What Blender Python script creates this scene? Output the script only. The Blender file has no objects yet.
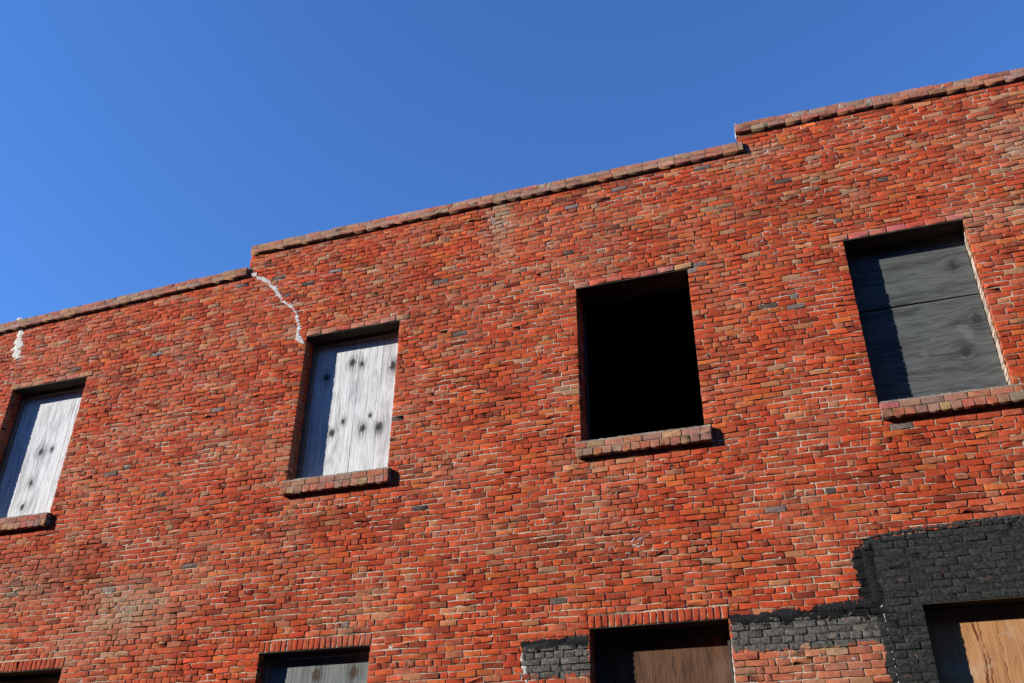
import bpy, bmesh, math, random
import numpy as np
from mathutils import Vector

random.seed(7)
rng = np.random.default_rng(11)
scene = bpy.context.scene
COL = scene.collection

# ------------------------------------------------------------------ camera
F_PX, YAW, PIT, ROL = 929.63, -0.328789, 0.542346, 0.0092276
D = 9.0            # metres from the camera to the face of the wall
EYE = 1.6          # eye height


def cam_axes():
    cy, sy, cp, sp = math.cos(YAW), math.sin(YAW), math.cos(PIT), math.sin(PIT)
    f = Vector((sy * cp, cy * cp, sp))
    r = Vector((cy, -sy, 0))
    u = r.cross(f)
    c, s = math.cos(ROL), math.sin(ROL)
    return c * r + s * u, -s * r + c * u, f


RV, UV, FV = cam_axes()
cd = bpy.data.cameras.new('camera')
cam = bpy.data.objects.new('camera', cd)
COL.objects.link(cam)
from mathutils import Matrix
M = Matrix(((RV.x, UV.x, -FV.x), (RV.y, UV.y, -FV.y), (RV.z, UV.z, -FV.z))).to_4x4()
M.translation = Vector((0, 0, EYE))
cam.matrix_world = M
cd.sensor_width = 36.0
cd.lens = 36.0 * F_PX / 1024.0
cd.clip_start = 0.05
cd.clip_end = 3000
scene.camera = cam


def L(px, py, y=0.0):
    """point of the wall (local frame: x along, y inward, z up) seen at a place of the photo"""
    d = RV * (px - 512) + UV * (341.5 - py) + FV * F_PX
    s = (D + y) / d.y
    return d.x * s, d.z * s + EYE


# ------------------------------------------------------------------ world, sun
SUN_TO = Vector((-1.5, -1.0, 0.74)).normalized()
ELEV = math.asin(SUN_TO.z)
AZ = math.atan2(SUN_TO.x, SUN_TO.y)      # clockwise from +Y
world = bpy.data.worlds.new('World')
scene.world = world
world.use_nodes = True
wn = world.node_tree
bg = wn.nodes['Background']
sky = wn.nodes.new('ShaderNodeTexSky')
sky.sky_type = 'NISHITA'
sky.sun_disc = False
sky.sun_elevation = ELEV
sky.sun_rotation = AZ
sky.altitude = 0
sky.air_density = 1.0
sky.dust_density = 0.0
sky.ozone_density = 3.0
hs = wn.nodes.new('ShaderNodeHueSaturation')
hs.inputs['Saturation'].default_value = 1.05
tint = wn.nodes.new('ShaderNodeMix'); tint.data_type = 'RGBA'; tint.blend_type = 'MULTIPLY'
tint.inputs[0].default_value = 1.0
tint.inputs[7].default_value = (0.66, 0.98, 1.45, 1)      # the deep blue of a very clear day
wn.links.new(sky.outputs[0], hs.inputs['Color'])
wn.links.new(hs.outputs[0], tint.inputs[6])
wn.links.new(tint.outputs[2], bg.inputs[0])
bg.inputs[1].default_value = 0.12
sd = bpy.data.lights.new('sun', 'SUN')
sd.energy = 5.0
sd.angle = math.radians(0.5)
sd.color = (1.0, 0.95, 0.88)
so = bpy.data.objects.new('sun', sd)
COL.objects.link(so)
so.location = SUN_TO * 60
so.rotation_euler = (-SUN_TO).to_track_quat('-Z', 'Y').to_euler()
scene.view_settings.view_transform = 'Standard'
scene.view_settings.look = 'None'
scene.view_settings.exposure = 0.58
scene.view_settings.gamma = 1.0


# ------------------------------------------------------------------ noise
def _hash(ix, iy, seed):
    h = (ix.astype(np.int64) * 374761393 + iy.astype(np.int64) * 668265263 + seed * 974634777) & 0xFFFFFFFF
    h = ((h ^ (h >> 13)) * 1274126177) & 0xFFFFFFFF
    h = h ^ (h >> 16)
    return (h & 0xFFFFFF) / float(0xFFFFFF)


def vnoise(x, y, seed=0):
    x = np.asarray(x, float); y = np.asarray(y, float)
    ix, iy = np.floor(x), np.floor(y)
    fx, fy = x - ix, y - iy
    fx = fx * fx * (3 - 2 * fx); fy = fy * fy * (3 - 2 * fy)
    a = _hash(ix, iy, seed); b = _hash(ix + 1, iy, seed)
    c = _hash(ix, iy + 1, seed); d = _hash(ix + 1, iy + 1, seed)
    return (a * (1 - fx) + b * fx) * (1 - fy) + (c * (1 - fx) + d * fx) * fy


def fbm(x, y, seed=0, oct=3):
    t = 0; a = 1; n = 0
    for o in range(oct):
        t = t + a * vnoise(np.asarray(x) * 2 ** o, np.asarray(y) * 2 ** o, seed + 31 * o)
        n += a; a *= 0.5
    return t / n


def sstep(a, b, x):
    t = np.clip((x - a) / (b - a), 0, 1)
    return t * t * (3 - 2 * t)


# ------------------------------------------------------------------ node helpers
class NT:
    def __init__(self, name, rough=0.9, spec=0.2):
        self.m = bpy.data.materials.new(name)
        self.m.use_nodes = True
        self.t = self.m.node_tree
        self.b = self.t.nodes['Principled BSDF']
        self.b.inputs['Roughness'].default_value = rough
        self.b.inputs['Specular IOR Level'].default_value = spec

    def new(self, k):
        return self.t.nodes.new(k)

    def put(self, sock, v):
        if isinstance(v, bpy.types.NodeSocket):
            self.t.links.new(v, sock)
        elif v is not None:
            sock.default_value = v

    def math(self, op, a, b=None, clamp=False):
        n = self.new('ShaderNodeMath'); n.operation = op; n.use_clamp = clamp
        self.put(n.inputs[0], a); self.put(n.inputs[1], b)
        return n.outputs[0]

    def sst(self, a, b, x):
        n = self.new('ShaderNodeMapRange'); n.interpolation_type = 'SMOOTHSTEP'
        self.put(n.inputs[0], x); n.inputs[1].default_value = a; n.inputs[2].default_value = b
        return n.outputs[0]

    def mix(self, f, a, b, mode='MIX'):
        n = self.new('ShaderNodeMix'); n.data_type = 'RGBA'; n.blend_type = mode
        self.put(n.inputs[0], f)
        for s, v in ((n.inputs[6], a), (n.inputs[7], b)):
            self.put(s, v if isinstance(v, bpy.types.NodeSocket) else (*v, 1))
        return n.outputs[2]

    def coord(self):
        n = self.new('ShaderNodeTexCoord')
        s = self.new('ShaderNodeSeparateXYZ')
        self.t.links.new(n.outputs['Object'], s.inputs[0])
        self.P = n.outputs['Object']
        return s.outputs

    def vec(self, x, y, z):
        n = self.new('ShaderNodeCombineXYZ')
        for i, v in enumerate((x, y, z)):
            self.put(n.inputs[i], v)
        return n.outputs[0]

    def noise(self, scale, detail=3, rough=0.55, vec=None, dist=0.0):
        n = self.new('ShaderNodeTexNoise')
        n.inputs['Scale'].default_value = scale; n.inputs['Detail'].default_value = detail
        n.inputs['Roughness'].default_value = rough; n.inputs['Distortion'].default_value = dist
        self.t.links.new(vec if vec is not None else self.P, n.inputs['Vector'])
        return n.outputs['Fac']

    def bump(self, h, strength, dist):
        n = self.new('ShaderNodeBump')
        n.inputs['Strength'].default_value = strength; n.inputs['Distance'].default_value = dist
        self.put(n.inputs['Height'], h)
        self.t.links.new(n.outputs[0], self.b.inputs['Normal'])

    def color(self, c):
        self.put(self.b.inputs['Base Color'], c if isinstance(c, bpy.types.NodeSocket) else (*c, 1))
        return self.m


# ------------------------------------------------------------------ object helpers
def link(name, me, mats, parent=None):
    o = bpy.data.objects.new(name, me)
    for m in (mats if isinstance(mats, (list, tuple)) else [mats]):
        me.materials.append(m)
    COL.objects.link(o)
    if parent is not None:
        o.parent = parent
    return o


def mesh_np(name, verts, quads=None, polys=None, mat_idx=None):
    """verts (n,3); quads (m,4) plus ngons (k,p)"""
    me = bpy.data.meshes.new(name)
    me.vertices.add(len(verts))
    me.vertices.foreach_set('co', np.asarray(verts, np.float32).ravel())
    loops = []; starts = []; tot = 0
    for arr in (quads, polys):
        if arr is None or len(arr) == 0:
            continue
        arr = np.asarray(arr, np.int32)
        loops.append(arr.ravel())
        starts.append(tot + np.arange(len(arr)) * arr.shape[1])
        tot += arr.size
    me.loops.add(tot)
    me.loops.foreach_set('vertex_index', np.concatenate(loops))
    st = np.concatenate(starts).astype(np.int32)
    me.polygons.add(len(st))
    me.polygons.foreach_set('loop_start', st)
    if mat_idx is not None:
        me.polygons.foreach_set('material_index', np.asarray(mat_idx, np.int32))
    me.update(calc_edges=True)
    me.validate()
    return me


class Boxes:
    """a few boxes in one mesh, optionally bevelled"""
    def __init__(self):
        self.bm = bmesh.new()

    def box(self, x0, x1, y0, y1, z0, z1, bev=0.0, jit=0.0, rot=0.0):
        r = bmesh.ops.create_cube(self.bm, size=1.0)
        vs = r['verts']
        c = Vector(((x0 + x1) / 2, (y0 + y1) / 2, (z0 + z1) / 2))
        for v in vs:
            p = Vector((v.co.x * (x1 - x0), v.co.y * (y1 - y0), v.co.z * (z1 - z0)))
            if rot:
                ca, sa = math.cos(rot), math.sin(rot)
                p = Vector((p.x * ca - p.z * sa, p.y, p.x * sa + p.z * ca))
            v.co = c + p + Vector([random.uniform(-jit, jit) for _ in range(3)])
        if bev:
            es = set(e for v in vs for e in v.link_edges)
            bmesh.ops.bevel(self.bm, geom=list(es), offset=bev, segments=1, affect='EDGES')
        return self

    def build(self, name, mats, parent=None):
        me = bpy.data.meshes.new(name)
        self.bm.to_mesh(me); self.bm.free()
        return link(name, me, mats, parent)


# ------------------------------------------------------------------ layout of the facade (local metres, z from the ground)
PITCH = 0.0649
Z_SILL = EYE + 0.479 * D            # nominal opening foot of the upper row
Z_TOP = EYE + 0.7025 * D
Z_OPEN = EYE + 0.4754 * D           # top of the sills
Z_LOW = Z_SILL - 31 * PITCH         # heads of the lower row
Z_ORG = Z_SILL - 100 * PITCH
LOW_FOOT = Z_LOW - 2.35
UP = [(-1.530, -1.381), (-1.193, -1.0465), (-0.657, -0.509), (-0.2515, -0.1025), (0.0895, 0.2268), (0.430, 0.577)]
LO = [(-1.53, -1.381), (-1.100, -0.9535), (-0.6605, -0.5125), (-0.2495, -0.1000), (0.0895, 0.238), (0.430, 0.577)]
UP = [(a * D, b * D) for a, b in UP]
LO = [(a * D, b * D) for a, b in LO]
SOLD_H = 0.1125
SOLDIER = [True, True, True, True, False, False]
X_W0, X_W1 = -17.5, 9.2             # ends of the building
STEP_A, STEP_B = -0.781 * D, -0.0172 * D


def lin(x, xa, za, xb, zb):
    return za + (zb - za) * (x - xa) / (xb - xa)


def top_z(x):
    """underside of the coping"""
    if x < STEP_A:
        return EYE + lin(max(x, -14), -1.265 * D, 7.406, -0.781 * D, 7.529)
    if x < STEP_B:
        return EYE + 7.894
    return EYE + lin(min(x, 6), -0.017 * D, 8.192, 0.3436 * D, 8.096)


COPE_H = 0.137
HOLES = []                           # x0, x1, z0, z1 where no wall brick stands
for i, (a, b) in enumerate(UP):
    HOLES.append((a, b, Z_OPEN, Z_TOP))
for i, (a, b) in enumerate(LO):
    HOLES.append((a, b, LOW_FOOT, Z_LOW))
CUTS = list(HOLES)
for i, (a, b) in enumerate(LO):
    if SOLDIER[i]:
        CUTS.append((a - 0.012, b + 0.012, Z_LOW, Z_LOW + SOLD_H))
SILL_EXT = [(0.03, 0.05), (0.03, 0.045), (0.022, 0.054), (0.05, 0.07), (0.0, 0.06), (0.04, 0.05)]
SILL_P = 0.076
SILL_Z0 = EYE + 0.4561 * D
for (a, b), (el, er) in zip(UP, SILL_EXT):
    CUTS.append((a - el, b + er, SILL_Z0, Z_OPEN + 0.001))
LINTEL_EXT = [(0.12, 0.1), (0.05, 0.08), (0.01, 0.14), (0.02, 0.06), (0.14, 0.10), (0.1, 0.1)]
LINTEL_H = 0.083
for (a, b), (el, er) in zip(UP, LINTEL_EXT):
    CUTS.append((a - el, b + er, Z_TOP, Z_TOP + LINTEL_H))

# ------------------------------------------------------------------ colour fields of the wall
# pixel places of the photo turned to wall places: grey washed or dark or dusty patches of the brickwork itself
def spots(lst):
    out = []
    for px, py, rx, rz, k in lst:
        x, z = L(px, py)
        out.append((x, z, rx, rz, k))
    return out


GREY_SPOTS = spots([(500, 222, .15, .5, 1.0), (1012, 150, .12, .22, .85), (840, 100, .35, .15, .55), (760, 152, .25, .12, .6),
                    (125, 610, .6, .32, .95), (20, 590, .5, .3, .45), (620, 455, .5, .06, .5), (990, 215, .35, .2, .35),
                    (60, 655, .3, .3, .4), (445, 470, .35, .2, .4), (805, 668, 1.0, .28, .62), (640, 668, .1, .2, .3), (1000, 130, .5, .15, .4), (740, 90, .3, .1, .4), (180, 345, .12, .2, .5)])
DARK_SPOTS = spots([(60, 570, .9, .35, .5), (330, 520, .6, .25, .5), (560, 540, .8, .3, .35), (800, 200, .7, .3, .4),
                    (640, 245, .5, .3, .3), (390, 300, .5, .4, .3), (300, 600, .8, .3, .3), (880, 470, .7, .4, .25)])
PALE_SPOTS = spots([(420, 420, .6, .3, .6), (200, 450, .8, .4, .5), (450, 340, .5, .4, .4), (250, 420, .4, .5, .35),
                    (150, 440, 2.2, 1.3, .45), (60, 630, 1.4, .6, .5), (300, 620, 1.6, .4, .35), (480, 300, 1.2, .6, .35), (950, 130, 1.0, .5, .3),
                    (620, 300, .6, .2, .3), (100, 480, .5, .3, .4), (330, 480, .5, .2, .5)])


def field(sp, x, z):
    t = np.zeros_like(x)
    for sx, sz, rx, rz, k in sp:
        q = ((x - sx) / rx) ** 2 + ((z - sz) / rz) ** 2
        t = np.maximum(t, k * np.exp(-q))
    n = fbm(x * 5, z * 9, 77, 3)
    return np.clip(t * (0.35 + 1.3 * n), 0, 1)


def up_frac(z):
    return sstep(EYE + 3.4, EYE + 7.6, z)


PAL = np.array([(0.400, 0.050, 0.019), (0.430, 0.068, 0.023), (0.340, 0.040, 0.017), (0.380, 0.082, 0.048),
                (0.210, 0.030, 0.015), (0.430, 0.098, 0.028), (0.390, 0.150, 0.084), (0.330, 0.170, 0.118),
                (0.090, 0.074, 0.088), (0.350, 0.110, 0.070)])


def brick_colors(x, z):
    n = len(x)
    u = up_frac(z)
    w = np.empty((n, 10))
    big = fbm(x * 0.8, z * 1.3, 5, 3)
    w[:, 0] = 0.30; w[:, 1] = 0.23; w[:, 2] = 0.18
    w[:, 3] = 0.07 + 0.22 * field(PALE_SPOTS, x, z) + 0.06 * u
    w[:, 4] = 0.03 + 0.10 * sstep(.5, .75, big)
    w[:, 5] = 0.05 + 0.04 * u
    w[:, 6] = 0.014 + 0.040 * u + (0.03 + .08 * u) * sstep(.55, .8, fbm(x * 1.1, z * 1.7, 9, 2))
    w[:, 7] = 0.004 + 0.016 * u
    w[:, 8] = 0.007 + 0.002 * u
    w[:, 9] = 0.03 + 0.18 * field(PALE_SPOTS, x, z)
    c = np.cumsum(w, axis=1); c /= c[:, -1:]
    k = (rng.random(n)[:, None] > c).sum(1)
    col = PAL[np.clip(k, 0, 9)].copy()
    dk = k == 8
    col[dk] = col[dk] * rng.uniform(.5, 2.0, (dk.sum(), 1)) * np.array((1.05, 1.0, 1.02))
    col *= (1 + 0.10 * rng.standard_normal(n)).clip(.6, 1.4)[:, None]
    g = field(GREY_SPOTS, x, z)[:, None]
    col = col * (1 - g * .85) + np.array((0.33, 0.24, 0.19)) * g * .85
    d = field(DARK_SPOTS, x, z)[:, None]
    col = col * (1 - .6 * d)
    col = col * np.array((1.0, .93, .70))
    return col


# ------------------------------------------------------------------ bricks
class Bricks:
    """collects bricks; one outline with worn corners each, built together as one mesh"""
    def __init__(self):
        self.r = []

    def add(self, u0, u1, v0, v1, w, depth, typ=0, ref=0.0, tint=None, rough=1.0):
        # typ 0: faces -y (u = x, w = y of the face); 1: faces +x; 2: faces -x (u = y, ref = x of the face)
        self.r.append((u0, u1, v0, v1, w, depth, typ, ref, rough) + (tint if tint is not None else (-1, -1, -1)))

    def arrays(self, slope=None):
        A = np.array(self.r, float)
        n = len(A)
        u0, u1, v0, v1, w, dep, typ, ref, rough = A[:, :9].T
        tint = A[:, 9:12]
        cu, cv = (u0 + u1) / 2, (v0 + v1) / 2
        hu, hv = (u1 - u0) / 2, (v1 - v0) / 2
        # ten points round the outline
        ou = np.array([-1, -1, 0, 1, 1, 1, 1, 0, -1, -1.0])
        ov = np.array([-.0, -1, -1, -1, 0, 0, 1, 1, 1, 0.0])
        base = np.array([(-1, -1, 1, 0), (0.3, -1, 0, 0), (1, -1, -1, 0), (1, -1, 0, 1), (1, 1, 0, -1), (1, 1, -1, 0),
                         (-0.3, 1, 0, 0), (-1, 1, 1, 0), (-1, 1, 0, -1), (-1, -1, 0, 1)], float)
        K = len(base)
        rc = (0.0012 + 0.006 * rng.random((n, K)) ** 4 + 0.008 * (rng.random((n, K)) < .02) * (rough[:, None] > .7)) * rough[:, None]
        rc = np.minimum(rc, (np.minimum(hu, hv) * .6)[:, None])
        ju = 0.0022 * rng.standard_normal((n, K)) * rough[:, None]
        jv = 0.0020 * rng.standard_normal((n, K)) * rough[:, None]
        U = base[:, 0] * hu[:, None] + base[:, 2] * rc + ju
        V = base[:, 1] * hv[:, None] + base[:, 3] * rc + jv
        ang = 0.008 * rng.standard_normal(n) * rough
        ang = np.clip(ang, -.02, .02) * (hu < .3)
        U, V = U - V * ang[:, None], V + U * ang[:, None]
        off = np.clip(0.0024 * rng.standard_normal(n), -.006, .0028) * rough
        tu = 0.010 * rng.standard_normal(n) * rough; tv = 0.014 * rng.standard_normal(n) * rough
        bev = (0.0007 + 0.0026 * rng.random(n) ** 2) * np.clip(rough, .3, 2)
        s_in = 1 - np.minimum(0.005 / hu, .3), 1 - np.minimum(0.004 / hv, .3)
        Ui, Vi = U * s_in[0][:, None], V * s_in[1][:, None]
        Wi = (off[:, None] + tu[:, None] * Ui + tv[:, None] * Vi) + 0.0009 * rng.standard_normal((n, K))
        Wo = off[:, None] + tu[:, None] * U + tv[:, None] * V + bev[:, None] * (0.6 + .8 * rng.random((n, K)))
        Wb = np.repeat(dep[:, None], K, 1)
        Uc = np.concatenate([Ui, U, U], 1) + cu[:, None]
        Vc = np.concatenate([Vi, V, V], 1) + cv[:, None]
        Wc = np.concatenate([Wi, Wo, Wb], 1)
        X = np.where((typ == 0)[:, None], Uc, np.where((typ == 1)[:, None], ref[:, None] - Wc, ref[:, None] + Wc))
        Y = np.where((typ == 0)[:, None], w[:, None] + Wc, Uc)
        Z = Vc
        if slope is not None:
            Z = slope(X, Z)
        verts = np.stack([X, Y, Z], 2).reshape(-1, 3)
        col = brick_colors(np.where(typ == 0, cu, ref), cv)
        has = tint[:, 0] >= 0
        col[has] = tint[has]
        C = np.ones((n, 3 * K, 4))
        C[:, :, :3] = col[:, None, :]
        C[:, :K, 3] = 0.0
        b = (np.arange(n) * 3 * K)[:, None]
        i = np.arange(K); j = (i + 1) % K
        front = b + i[::-1] if False else b + i
        q1 = np.stack([b + K + i, b + K + j, b + j, b + i], 2).reshape(-1, 4)
        q2 = np.stack([b + 2 * K + i, b + 2 * K + j, b + K + j, b + K + i], 2).reshape(-1, 4)
        quads = np.concatenate([q1, q2])
        flip = (np.repeat(typ == 1, K))
        flip = np.concatenate([flip, flip])
        quads[flip] = quads[flip][:, ::-1]
        front = front.copy()
        back = (b + 2 * K + i)[:, ::-1]
        f1 = typ == 1
        front[f1] = front[f1][:, ::-1]
        back[f1] = back[f1][:, ::-1]
        return verts, quads, np.concatenate([front, back]), C.reshape(-1, 4)


def set_col(me, cols):
    a = me.color_attributes.new('col', 'FLOAT_COLOR', 'POINT')
    a.data.foreach_set('color', np.asarray(cols, np.float32).ravel())


# ------------------------------------------------------------------ materials
def paint_layers(N, x, z):
    """the black paint and tar left on the wall: (mask black, mask grey, mask tar)"""
    n1 = N.noise(7, 5, .7); n2 = N.noise(40, 3, .6)
    wob = N.math('ADD', N.math('MULTIPLY', N.math('SUBTRACT', n1, .5), .30), N.math('MULTIPLY', N.math('SUBTRACT', n2, .5), .10))
    wob2 = N.math('MULTIPLY', N.math('SUBTRACT', N.noise(11, 5, .75), .5), .30)

    def rect(x0, x1, zt, zb, slope=0.0, xr=0.0, k=0.5):
        t = N.math('SUBTRACT', N.math('ADD', zt - slope * xr, N.math('MULTIPLY', x, slope)), z)
        d = N.math('ADD', t, N.math('MULTIPLY', wob, k))
        a = N.math('MINIMUM', N.math('ADD', N.math('SUBTRACT', x, x0), N.math('MULTIPLY', wob2, k)),
                   N.math('ADD', N.math('SUBTRACT', x1, x), N.math('MULTIPLY', wob2, k)))
        m = N.math('MINIMUM', d, a)
        if zb is not None:
            m = N.math('MINIMUM', m, N.math('ADD', N.math('SUBTRACT', z, zb), N.math('MULTIPLY', wob, 2 * k)))
        return N.sst(-0.004, 0.008, m)
    zr = EYE + 0.3262 * D
    black = rect(0.0455 * D, X_W1 + 1, zr, None, 0.059, 0.06 * D, .55)
    greyB = rect(-0.0985 * D, 0.0515 * D, EYE + 0.2585 * D, EYE + 0.2205 * D, 0.028, -0.03 * D, .5)
    greyC = rect(-0.3275 * D, -0.2505 * D, EYE + 0.2470 * D, EYE + 0.207 * D, 0.01, -.29 * D, .6)
    tarB = rect(-0.0985 * D, 0.0515 * D, EYE + 0.2595 * D, EYE + 0.2485 * D, 0.030, -0.03 * D, .55)
    tarC = rect(-0.3280 * D, -0.2515 * D, EYE + 0.2475 * D, EYE + 0.2375 * D, 0.03, -.29 * D, .45)
    tarA = rect(0.0330 * D, 0.054 * D, EYE + 0.318 * D, EYE + 0.245 * D, 0.0, 0, .9)
    return black, N.math('MAXIMUM', greyB, greyC), N.math('MAXIMUM', tarB, N.math('MAXIMUM', tarC, tarA))


def wall_material(name, mortar):
    N = NT(name, 0.92, 0.15)
    x, y, z = N.coord()
    at = N.new('ShaderNodeAttribute'); at.attribute_name = 'col'
    col, alpha = at.outputs['Color'], at.outputs['Alpha']
    fine = N.noise(120, 4, .7); mid = N.noise(22, 4, .65); big = N.noise(3.2, 4, .6)
    if mortar:
        v = N.math('ADD', .42, N.math('ADD', N.math('MULTIPLY', N.sst(.35, .68, N.noise(55, 4, .75)), .75), N.math('MULTIPLY', fine, .35)))
        c = N.mix(1.0, col, N.vec(v, v, v), 'MULTIPLY')
        N.bump(N.math('ADD', fine, N.math('MULTIPLY', N.noise(55, 4, .75), 1.2)), 1.0, .016)
    else:
        v = N.math('ADD', .52, N.math('ADD', N.math('MULTIPLY', N.sst(.25, .75, fine), .50), N.math('MULTIPLY', N.sst(.28, .72, mid), .44)))
        c = N.mix(1.0, col, N.vec(v, v, v), 'MULTIPLY')
        # soot blotches and mortar smeared over the worn edges
        c = N.mix(N.math('MULTIPLY', N.sst(.56, .72, N.noise(34, 4, .75)), .6), c, (.13, .040, .025))
        edge = N.math('MULTIPLY', N.math('ADD', .10, N.math('MULTIPLY', alpha, .85)), N.sst(.42, .64, N.noise(34, 4, .75)))
        dirt = N.sst(.56, .72, N.math('ADD', N.math('MULTIPLY', mid, .55), N.math('MULTIPLY', big, .45)))
        speck = N.math('MULTIPLY', N.sst(.60, .70, N.noise(70, 4, .75)), N.sst(.40, .62, N.noise(1.3, 4, .6)))
        f = N.math('MAXIMUM', N.math('MULTIPLY', edge, .8), N.math('MAXIMUM', N.math('MULTIPLY', dirt, .5), N.math('MULTIPLY', speck, .6)))
        c = N.mix(f, c, N.mix(N.noise(60, 2), (.42, .28, .15), (.20, .145, .09)))
        film = N.math('MULTIPLY', N.sst(.46, .66, N.noise(.75, 5, .65)), N.sst(.36, .66, N.noise(17, 5, .75)))
        c = N.mix(N.math('MULTIPLY', film, .46), c, N.mix(N.noise(9, 3, .6), (.43, .235, .125), (.34, .25, .155)))
        grime = N.math('MULTIPLY', N.sst(.52, .68, N.noise(.95, 4, .6, vec=N.vec(N.math('ADD', x, 31.0), y, z))), N.sst(.35, .7, N.noise(13, 4, .7)))
        c = N.mix(N.math('MULTIPLY', grime, .5), c, (.16, .050, .026))
        N.bump(N.math('ADD', fine, N.math('MULTIPLY', mid, .5)), .9, .006)
    bl, gr, tar = paint_layers(N, x, z)
    pn = N.noise(35, 4, .7)
    chips = N.sst(.60, .68, N.noise(24, 5, .75))
    keep = N.math('SUBTRACT', 1.0, N.math('MULTIPLY', chips, .75))
    gcol = N.mix(N.sst(.3, .7, pn), (.030, .029, .026), (.15, .14, .12))
    c = N.mix(N.math('MULTIPLY', gr, keep), c, gcol)
    thin = N.math('SUBTRACT', 1.0, N.math('MULTIPLY', N.sst(.61, .68, N.noise(19, 5, .8)), .6))
    c = N.mix(N.math('MULTIPLY', bl, thin), c, N.mix(N.sst(.3, .75, pn), (.009, .0095, .009), (.052, .054, .048)))
    c = N.mix(N.math('MULTIPLY', tar, N.sst(.22, .34, N.noise(30, 4, .7))), c, (.009, .009, .0095))
    # tiny flakes of white on the black
    fl = N.math('MULTIPLY', N.sst(.66, .74, N.noise(60, 4, .75)), N.math('MAXIMUM', bl, tar))
    c = N.mix(N.math('MULTIPLY', fl, .45), c, (.4, .38, .36))
    return N.color(c)


M_BRICK = wall_material('brick_surface', False)
M_MORTAR = wall_material('mortar_surface', True)


def simple(name, c1, c2, scale, rough=.9, bump=.3, dist=.01, det=4):
    N = NT(name, rough, .2)
    N.coord()
    n = N.noise(scale, det, .65)
    N.bump(N.noise(scale * 5, 3, .7), bump, dist)
    return N.color(N.mix(N.sst(.3, .7, n), c1, c2))


M_PATCH = simple('white_filler', (.36, .33, .30), (.72, .68, .63), 55, .95, .8, .01)
M_CREAM = simple('cream_mortar', (.50, .47, .38), (.76, .72, .62), 22, .95, .8, .01)
M_TAR = simple('tar', (.007, .007, .0075), (.028, .028, .028), 45, .7, 1.0, .02)
M_TARG = simple('weathered_grey_tar', (.012, .012, .012), (.10, .098, .092), 30, .9, 1.0, .02)
M_DARK = simple('dark_interior', (.02, .018, .016), (.05, .045, .04), 2.0)  # room darkness put into the albedo, keeps the open window black
M_ROOF = simple('roof_felt', (.04, .04, .042), (.08, .08, .08), 6)
M_LINT = simple('lintel_timber', (.03, .024, .018), (.07, .055, .04), 18)


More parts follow.
